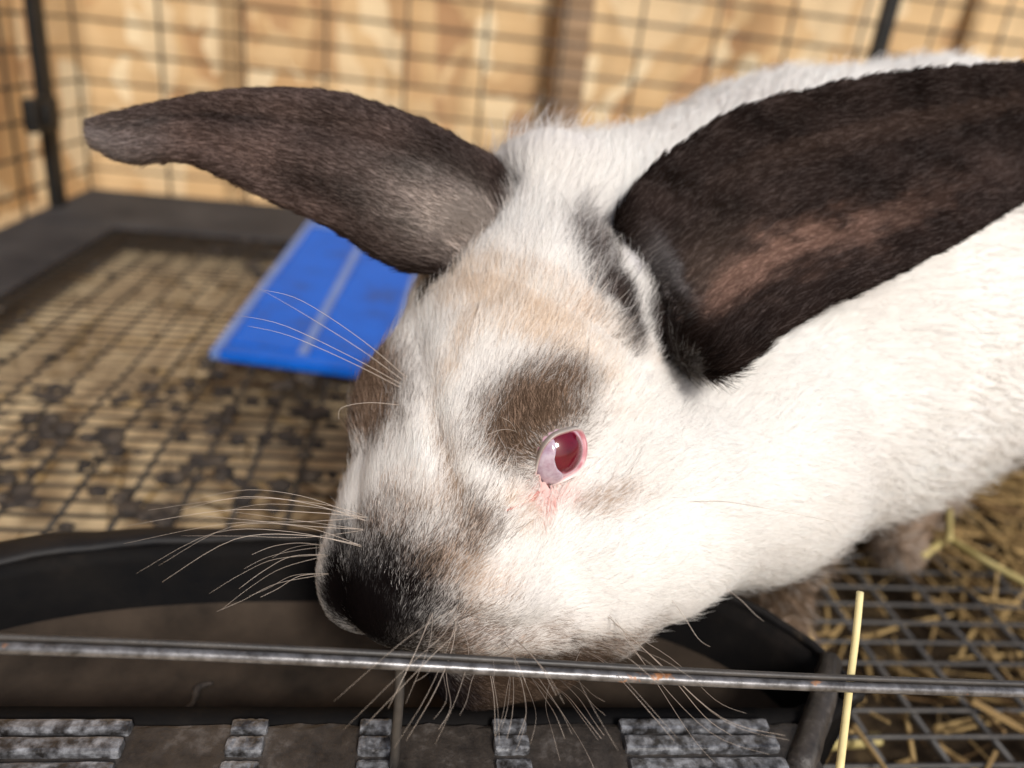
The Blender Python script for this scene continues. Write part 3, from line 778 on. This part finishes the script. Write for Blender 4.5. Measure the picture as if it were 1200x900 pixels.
# ---- eye parts
def m_iris():
    m, t, b = mat('eyeball', rough=.12, spec=.3)
    tc = nd(t, 'ShaderNodeTexCoord'); sp = nd(t, 'ShaderNodeVectorMath', operation='NORMALIZE'); t.links.new(tc.outputs['Object'], sp.inputs[0])
    dt = nd(t, 'ShaderNodeVectorMath', operation='DOT_PRODUCT'); dt.inputs[1].default_value = (0, 0, 1); t.links.new(sp.outputs[0], dt.inputs[0])
    ac_ = nd(t, 'ShaderNodeMath', operation='ARCCOSINE'); t.links.new(dt.outputs['Value'], ac_.inputs[0])
    mp_ = nd(t, 'ShaderNodeMapping'); mp_.inputs['Scale'].default_value = (1, 1, .15); t.links.new(sp.outputs[0], mp_.inputs[0])
    n = noise(t, 9, 4, .6, mp_.outputs[0])
    ad = nd(t, 'ShaderNodeMath', operation='MULTIPLY_ADD'); ad.inputs[1].default_value = .12; t.links.new(n.outputs[0], ad.inputs[0]); t.links.new(ac_.outputs[0], ad.inputs[2])
    r = ramp(t, ad.outputs[0], [(.0, (.055, .002, .006)), (.2, (.09, .003, .010)), (.46, (.11, .004, .014)), (.66, (.09, .003, .012)), (.72, (.26, .05, .08)), (.80, (.48, .34, .40)), (1, (.44, .20, .24))])
    t.links.new(r.outputs[0], b.inputs['Base Color'])
    b.inputs['Coat Weight'].default_value = .6; b.inputs['Coat Roughness'].default_value = .01
    return m
bm = bmesh.new(); bmesh.ops.create_uvsphere(bm, u_segments=48, v_segments=32, radius=ER)
eye = from_bm('eye', bm, m_iris(), rabbit, True); eye.location = EC
ip = on_ball(667, 530, ER) - EC; eye.rotation_euler = Vector(ip).to_track_quat('Z', 'Y').to_euler()
def shellpatch(name, poly_px, rad, th, m, n_in=7, par=None):
    rim = crom([on_ball(*p, rad) for p in poly_px + poly_px[:1]], 41)[:-1]; c = rim.mean(0)
    bm = bmesh.new(); rings = []
    for k in range(n_in):
        f = 1 - k / n_in; ring = []
        for p in rim:
            q = c + (p - c) * f - EC; q = q / np.linalg.norm(q) * (rad + (0 if k == 0 else th) * min(1, k / 2)) + EC; ring.append(bm.verts.new(q))
        rings.append(ring)
    cc = c - EC; cv = bm.verts.new(EC + cc / np.linalg.norm(cc) * (rad + th))
    for a, b in zip(rings, rings[1:]):
        for k in range(len(a)): bm.faces.new((a[k], a[(k + 1) % len(a)], b[(k + 1) % len(a)], b[k]))
    for k in range(len(rings[-1])): bm.faces.new((rings[-1][k], rings[-1][(k + 1) % len(rings[-1])], cv))
    bmesh.ops.recalc_face_normals(bm, faces=bm.faces)
    return from_bm(name, bm, m, par, True)
LID3, t_, b_ = mat('third_eyelid', (.50, .36, .42), .2, spec=.7); b_.inputs['Coat Weight'].default_value = .8
tc_ = nd(t_, 'ShaderNodeTexCoord'); n_ = noise(t_, 420, 3, .6, tc_.outputs['Object']); r_ = ramp(t_, n_.outputs[0], [(.3, (.30, .19, .25)), (.65, (.45, .37, .44))]); t_.links.new(r_.outputs[0], b_.inputs['Base Color'])
shellpatch('third_eyelid', [(643, 518), (648, 514), (652, 525), (650, 538), (653, 549), (660, 557), (656, 567), (641, 573), (627, 576), (628, 550), (635, 528)], ER + .0002, .0004, LID3, par=rabbit)
# eyelids: a soft pink rim round the opening
LID, t_, b_ = mat('eyelid', (.62, .22, .24), .38, spec=.5); _at = nd(t_, 'ShaderNodeAttribute', attribute_name='lid'); t_.links.new(_at.outputs['Color'], b_.inputs['Base Color'])
bm = bmesh.new(); rings = []
for f, dr in ((.95, -.0006), (.97, .0004), (1.0, .0010), (1.04, .0010), (1.08, .0010), (1.16, .0007), (1.30, .0005), (1.45, -.0004), (1.6, -.0016), (1.9, -.0035)):
    ring = []
    for p in alm:
        d = ac + (p - ac) * f - EC; d /= np.linalg.norm(d); ring.append(bm.verts.new(EC + d * (ER + dr)))
    rings.append(ring)
for a, b in zip(rings, rings[1:]):
    for k in range(len(a)): bm.faces.new((a[k], a[(k + 1) % len(a)], b[(k + 1) % len(a)], b[k]))
bmesh.ops.recalc_face_normals(bm, faces=bm.faces); lid = from_bm('eyelid', bm, LID, rabbit, True)
lc = np.empty(len(lid.data.vertices) * 3); lid.data.vertices.foreach_get('co', lc); lc = lc.reshape(-1, 3); z0 = np.zeros(len(lc))
mixw = np.clip((eye_q(lc)[0] - 1.0) / .10, 0, 1)[:, None]
lcol = np.array([.40, .15, .17]) * (1 - mixw) + colours(lc, (z0, z0, z0, z0)) * .92 * mixw
la = lid.data.color_attributes.new('lid', 'FLOAT_COLOR', 'POINT'); la.data.foreach_set('color', np.concatenate([lcol, np.ones((len(lc), 1))], 1).ravel())
cq = on_ball(633, 571, ER - .0004)
bm = bmesh.new(); bmesh.ops.create_uvsphere(bm, u_segments=16, v_segments=10, radius=1)
for v in bm.verts:
    q = e1 * (v.co.x * .0030) + e2 * (v.co.y * .0022) + en * (v.co.z * .0016); v.co = Vector(cq + q - e2 * .0010 + e1 * .0008 + en * .0008)
CARN, t_, b_ = mat('tear_corner', (.42, .17, .16), .25, spec=.6)
from_bm('tear_corner', bm, CARN, rabbit, True)
# wet tear track running from the inner corner
TEAR, t_, b_ = mat('tear_track', (.46, .20, .17), .2, spec=.7)
tp = []
for (u, v) in ((629, 576), (624, 583), (614, 589), (602, 595), (590, 600)):
    p, n = hit(u, v)
    if p is None: p, n = on_ball(u, v, ER), en
    tp.append(p + n * .0004)
bm = bmesh.new(); tube(bm, crom(tp, 12), list(np.linspace(.0007, .0003, 12)), 8); from_bm('tear_track', bm, TEAR, rabbit, True)
# other eye, on the far side of the head
oe = toh(EC); oe[2] = -oe[2]
bm = bmesh.new(); bmesh.ops.create_uvsphere(bm, u_segments=24, v_segments=16, radius=ER)
e2o = from_bm('eye', bm, eye.data.materials[0], rabbit, True); e2o.location = H(*oe)
fl = ((ip @ HF.T) * np.array([1, 1, -1])) @ HF; e2o.rotation_euler = Vector(fl).to_track_quat('Z', 'Y').to_euler()

# ---- fur strands
A_, B2, C_ = co[tri[:, 0]], co[tri[:, 1]], co[tri[:, 2]]
cr = np.cross(B2 - A_, C_ - A_); area = np.linalg.norm(cr, axis=1) / 2; tn = cr / (2 * area[:, None] + 1e-15)
cen = (A_ + B2 + C_) / 3
vw = CAM - cen; dist = np.linalg.norm(vw, axis=1); facing = (tn * vw).sum(1) / dist
hc = toh(cen)
tear = vear[tri].mean(1)
far = np.clip((dist - .24) / .16, 0, 1)
dens = (3.6e7 * (1 - far) + 6e6 * far)                                   # strands per square metre
dens = np.where(tear > .5, 1.9e7, dens)
dens *= np.where(facing > -.15, 1, .22)
q_, zz_, rr_ = eye_q(cen); dens = np.where((q_ < 1.06) & (zz_ < .014), 0, dens)
num = rng.poisson(area * dens)
ti = np.repeat(np.arange(len(tri)), num); N = len(ti); print('STRANDS', N)
r1 = np.sqrt(rng.random(N)); r2 = rng.random(N); w0, w1, w2 = 1 - r1, r1 * (1 - r2), r1 * r2
rt = A_[ti] * w0[:, None] + B2[ti] * w1[:, None] + C_[ti] * w2[:, None]
vno = np.empty(len(body_me.vertices) * 3); body_me.vertices.foreach_get('normal', vno); vno = vno.reshape(-1, 3)
nn = vno[tri[ti, 0]] * w0[:, None] + vno[tri[ti, 1]] * w1[:, None] + vno[tri[ti, 2]] * w2[:, None]; nn /= np.linalg.norm(nn, axis=1)[:, None] + 1e-9
k0 = tri[ti, 0]
sew = vear[tri[ti, 0]] * w0 + vear[tri[ti, 1]] * w1 + vear[tri[ti, 2]] * w2
st, sv, sw = v_t[k0], v_v[k0], v_w[k0]
# smooth ear coordinates across triangles
same = (v_w[tri[ti, 1]] == sw) & (v_w[tri[ti, 2]] == sw)
st = np.where(same, v_t[tri[ti, 0]] * w0 + v_t[tri[ti, 1]] * w1 + v_t[tri[ti, 2]] * w2, st)
sv = np.where(same, v_v[tri[ti, 0]] * w0 + v_v[tri[ti, 1]] * w1 + v_v[tri[ti, 2]] * w2, sv)
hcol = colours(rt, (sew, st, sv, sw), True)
hr = toh(rt)
# flow: from the nose backwards, along the ears, down the cheeks
fl_ = rt - H(-.01, -.02, 0); fl_ /= np.linalg.norm(fl_, axis=1)[:, None]
fl_ += np.array([0, 0, -.35]) * np.clip((-.018 - hr[:, 1]) / .02, 0, 1)[:, None]
fl_ = fl_ * (1 - sew[:, None]) + es_a[vi[k0]] * 1.2 * sew[:, None]
eq, ez, er_ = eye_q(rt); ew_ = (np.clip(1 - (eq - 1) / 1.4, 0, 1) * (ez < .016))[:, None]
ed = rt - ac; ed /= np.linalg.norm(ed, axis=1)[:, None] + 1e-9
fl_ = fl_ * (1 - ew_) + 1.6 * ed * ew_
cl = np.stack([vnoise(rt, 330, 1), vnoise(rt, 330, 5), vnoise(rt, 330, 9)], 1) * .10 + np.stack([vnoise(rt, 90, 2), vnoise(rt, 90, 7), vnoise(rt, 90, 11)], 1) * .09
fl_ = fl_ + cl + rng.normal(size=(N, 3)) * .17
fl_ -= nn * (fl_ * nn).sum(1)[:, None]; fl_ /= np.linalg.norm(fl_, axis=1)[:, None] + 1e-9
b_h = hr[:, 0]
Ln = .0027 + .0028 * np.clip((b_h - .01) / .06, 0, 1) + .005 * np.clip((b_h - .09) / .05, 0, 1)
Ln = np.where(dist[ti] > .27, .0100, Ln)
Ln = Ln * (1 - sew) + sew * (.0042 + .0035 * np.exp(-(st / .16) ** 2) + .0004 * ((sv < .06) | (sv > .94)) + .0035 * (sw == 1) * np.clip((sv - .70) * 5, 0, 1) * np.clip((.6 - st) * 4, 0, 1) + .003 * (sw == 2) * np.clip((sv - .6) * 3, 0, 1) * np.clip((.4 - st) * 4, 0, 1))
Ln *= 1 - .60 * ew_[:, 0]
noseb = np.clip(1 - np.linalg.norm((hr - np.array([-.002, -.012, 0])) / .011, axis=1), 0, 1); Ln *= 1 - .6 * noseb
Ln *= rng.uniform(.65, 1.15, N) * (1 + .15 * vnoise(rt, 120, 3))
lift = (.34 + .10 * rng.normal(size=N)) * (1 - .35 * sew)
tuft = np.exp(-((np.linalg.norm(rt - CROWN, axis=1)) / .016) ** 2); lift = lift + .18 * tuft; Ln = Ln * (1 + .15 * tuft)
lift = np.clip(lift, .08, 1.2)[:, None]
gd_ = (rng.random(N) < .014) & (sew < .3) & (hr[:, 0] > .012); Ln = np.where(gd_, Ln * 2.1, Ln)
K = 4
ptsS = np.empty((N, K, 3), np.float32)
d0 = fl_ * .75 + nn * (lift * 1.25); d0 /= np.linalg.norm(d0, axis=1)[:, None]
d1 = fl_ + nn * (lift * .45) + rng.normal(size=(N, 3)) * .10; d1 /= np.linalg.norm(d1, axis=1)[:, None]
d2 = fl_ + nn * (lift * .10) + rng.normal(size=(N, 3)) * .14 + np.array([0, 0, -.08]); d2 /= np.linalg.norm(d2, axis=1)[:, None]
seg = (Ln / 3)[:, None]
ptsS[:, 0] = rt - nn * .0004; ptsS[:, 1] = rt + d0 * seg; ptsS[:, 2] = ptsS[:, 1] + d1 * seg; ptsS[:, 3] = ptsS[:, 2] + d2 * seg
rad0 = np.where(dist[ti] > .30, .00016, 0.000048 + .00009 * far[ti]); rad0 = np.where(sew > .5, .00006, rad0) * rng.uniform(.75, 1.25, N)
rads = (rad0[:, None] * np.array([1.0, .95, .7, .15])[None]).astype(np.float32)
hcol = np.clip(hcol * rng.uniform(.88, 1.10, (N, 1)), .003, .95)
# agouti flecks: paler tips among dark fur
fleck = (rng.random(N) < np.where(sw == 2, .30, .16)) & (hcol.max(1) < .30) & (hcol.max(1) > .012); hcol[fleck] = hcol[fleck] * 2.6 + .03
hc_ = bpy.data.hair_curves.new('fur'); hc_.add_curves([K] * N)
hc_.attributes['position'].data.foreach_set('vector', ptsS.ravel())
ra = hc_.attributes.get('radius') or hc_.attributes.new('radius', 'FLOAT', 'POINT'); ra.data.foreach_set('value', rads.ravel())
fa_ = hc_.attributes.new('fur', 'FLOAT_COLOR', 'CURVE'); fa_.data.foreach_set('color', np.concatenate([hcol, np.ones((N, 1))], 1).astype(np.float32).ravel())
na_ = hc_.attributes.new('skin_normal', 'FLOAT_VECTOR', 'CURVE'); na_.data.foreach_set('vector', nn.astype(np.float32).ravel())
FUR = bpy.data.materials.new('fur'); FUR.use_nodes = True; t_ = FUR.node_tree
for n in list(t_.nodes): t_.nodes.remove(n)
out = nd(t_, 'ShaderNodeOutputMaterial'); at = nd(t_, 'ShaderNodeAttribute', attribute_name='fur')
hi_ = nd(t_, 'ShaderNodeHairInfo')
dif = nd(t_, 'ShaderNodeBsdfDiffuse'); an = nd(t_, 'ShaderNodeAttribute', attribute_name='skin_normal')
geo = nd(t_, 'ShaderNodeNewGeometry')
mxn = nd(t_, 'ShaderNodeVectorMath', operation='ADD'); t_.links.new(an.outputs['Vector'], mxn.inputs[0])
sc_ = nd(t_, 'ShaderNodeVectorMath', operation='SCALE'); sc_.inputs['Scale'].default_value = .35; t_.links.new(geo.outputs['Normal'], sc_.inputs[0]); t_.links.new(sc_.outputs[0], mxn.inputs[1])
nrm = nd(t_, 'ShaderNodeVectorMath', operation='NORMALIZE'); t_.links.new(mxn.outputs[0], nrm.inputs[0])
t_.links.new(nrm.outputs[0], dif.inputs['Normal']); t_.links.new(at.outputs['Color'], dif.inputs['Color'])
tr = nd(t_, 'ShaderNodeBsdfTranslucent'); t_.links.new(at.outputs['Color'], tr.inputs['Color']); t_.links.new(nrm.outputs[0], tr.inputs['Normal'])
m1 = nd(t_, 'ShaderNodeMixShader'); m1.inputs[0].default_value = .30; t_.links.new(dif.outputs[0], m1.inputs[1]); t_.links.new(tr.outputs[0], m1.inputs[2])
hb = nd(t_, 'ShaderNodeBsdfHair', component='Reflection'); hb.inputs['RoughnessU'].default_value = .35; hb.inputs['RoughnessV'].default_value = .6; t_.links.new(at.outputs['Color'], hb.inputs['Color'])
m2 = nd(t_, 'ShaderNodeMixShader'); m2.inputs[0].default_value = .10; t_.links.new(m1.outputs[0], m2.inputs[1]); t_.links.new(hb.outputs[0], m2.inputs[2])
t_.links.new(m2.outputs[0], out.inputs[0])
fur = bpy.data.objects.new('fur', hc_); COL.objects.link(fur); hc_.materials.append(FUR); fur.parent = rabbit; fur['kind'] = 'stuff'
S.cycles_curves.shape = 'RIBBONS'; S.cycles_curves.subdivisions = 2

# ---- whiskers: one tapered curve each
WHISK, t_, b_ = mat('whisker', (.44, .37, .31), .35, spec=.6)
b_.inputs['Transmission Weight'].default_value = .0
def whisker(pts, r=.00011):
    W = [P(*q) for q in pts]; p, n_ = hit(*pts[0][:2])
    if p is None: r0_ = bvh.find_nearest(Vector(W[0])); p = np.array(r0_[0])
    sh0 = p - W[0]; W = [q + sh0 * max(0, 1 - i / 2.2) for i, q in enumerate(W)]
    bm = bmesh.new(); n = 16; tube(bm, crom(W, n), list(np.linspace(r, r * .3, n)), 6)
    from_bm('whisker', bm, WHISK, rabbit, True)
for w_ in (
    # far brow, over the blue mat
    [(438, 400, .196), (400, 372, .190), (350, 348, .186), (310, 340, .184)], [(432, 408, .196), (395, 385, .196), (345, 360, .200), (300, 336, .204)],
    [(430, 414, .196), (390, 398, .190), (330, 378, .188), (282, 370, .187)], [(428, 420, .196), (385, 404, .192), (335, 390, .192), (290, 382, .192)],
    [(415, 445, .194), (400, 455, .191), (395, 475, .190), (397, 492, .189)],
    # far muzzle
    [(378, 588, .184), (330, 590, .180), (260, 596, .178), (150, 616, .178)], [(376, 590, .184), (330, 578, .182), (280, 580, .182), (210, 598, .184)],
    [(380, 620, .182), (330, 616, .178), (270, 630, .176), (190, 682, .174)], [(382, 600, .184), (340, 606, .188), (290, 608, .192), (230, 604, .196)],
    [(384, 650, .182), (340, 652, .178), (310, 668, .177), (280, 690, .176)], [(384, 640, .182), (350, 636, .180), (320, 640, .179), (295, 650, .178)],
    [(386, 672, .182), (350, 675, .178), (325, 690, .177), (305, 700, .176)],
    # near lip, hanging down in front of the pan
    [(508, 716, .170), (494, 748, .166), (482, 775, .164), (455, 830, .162)], [(534, 714, .168), (533, 742, .164), (500, 775, .161), (428, 850, .160)],
    [(534, 725, .168), (530, 760, .165), (510, 810, .163), (476, 868, .162)], [(520, 760, .168), (524, 800, .165), (528, 830, .164), (514, 855, .163)],
    [(570, 770, .172), (578, 810, .168), (580, 840, .167), (580, 862, .166)], [(600, 778, .172), (602, 810, .168), (600, 840, .166), (594, 866, .165)],
    [(606, 780, .172), (616, 820, .169), (616, 840, .168), (606, 866, .167)], [(620, 790, .174), (640, 820, .170), (652, 840, .169), (662, 866, .168)],
    [(602, 748, .168), (620, 765, .165), (636, 785, .163), (652, 815, .162)], [(590, 752, .168), (600, 765, .166), (610, 785, .165), (616, 800, .165)],
    [(640, 800, .174), (665, 815, .171), (685, 840, .170), (705, 866, .169)], [(655, 795, .174), (680, 820, .171), (696, 845, .170), (708, 862, .169)],
    [(672, 748, .172), (705, 756, .168), (735, 770, .166), (770, 800, .165)], [(680, 760, .172), (710, 778, .168), (740, 810, .166), (790, 868, .164)],
    [(740, 800, .176), (790, 822, .172), (850, 850, .169), (920, 862, .167)], [(750, 805, .178), (800, 830, .176), (830, 848, .175), (858, 862, .174)],
    # cheek and brow
    [(800, 588, .196), (850, 588, .194), (910, 598, .194), (980, 612, .196)], [(606, 506, .181), (594, 503, .178), (582, 505, .177), (568, 511, .176)], [(606, 508, .181), (602, 500, .178), (597, 494, .177), (588, 489, .176)],
    [(850, 690, .215), (870, 705, .212), (885, 720, .211), (895, 728, .211)], [(785, 700, .205), (800, 720, .201), (818, 748, .199), (832, 758, .198)],
):
    whisker(w_, .000095)
    if w_[0][1] > 560 and w_[0][0] < 780:      # a finer hair beside each long one
      for _ in range(2):
        a_ = rng.normal(0, 1, 2)
        whisker([(u + 9 * a_[0] * (1 + .6 * i) * (i > 0) + 3 * a_[1], v + 6 * a_[1] * (1 + .7 * i) * (i > 0), z + .001 * a_[0]) for i, (u, v, z) in enumerate(w_)], .00006)
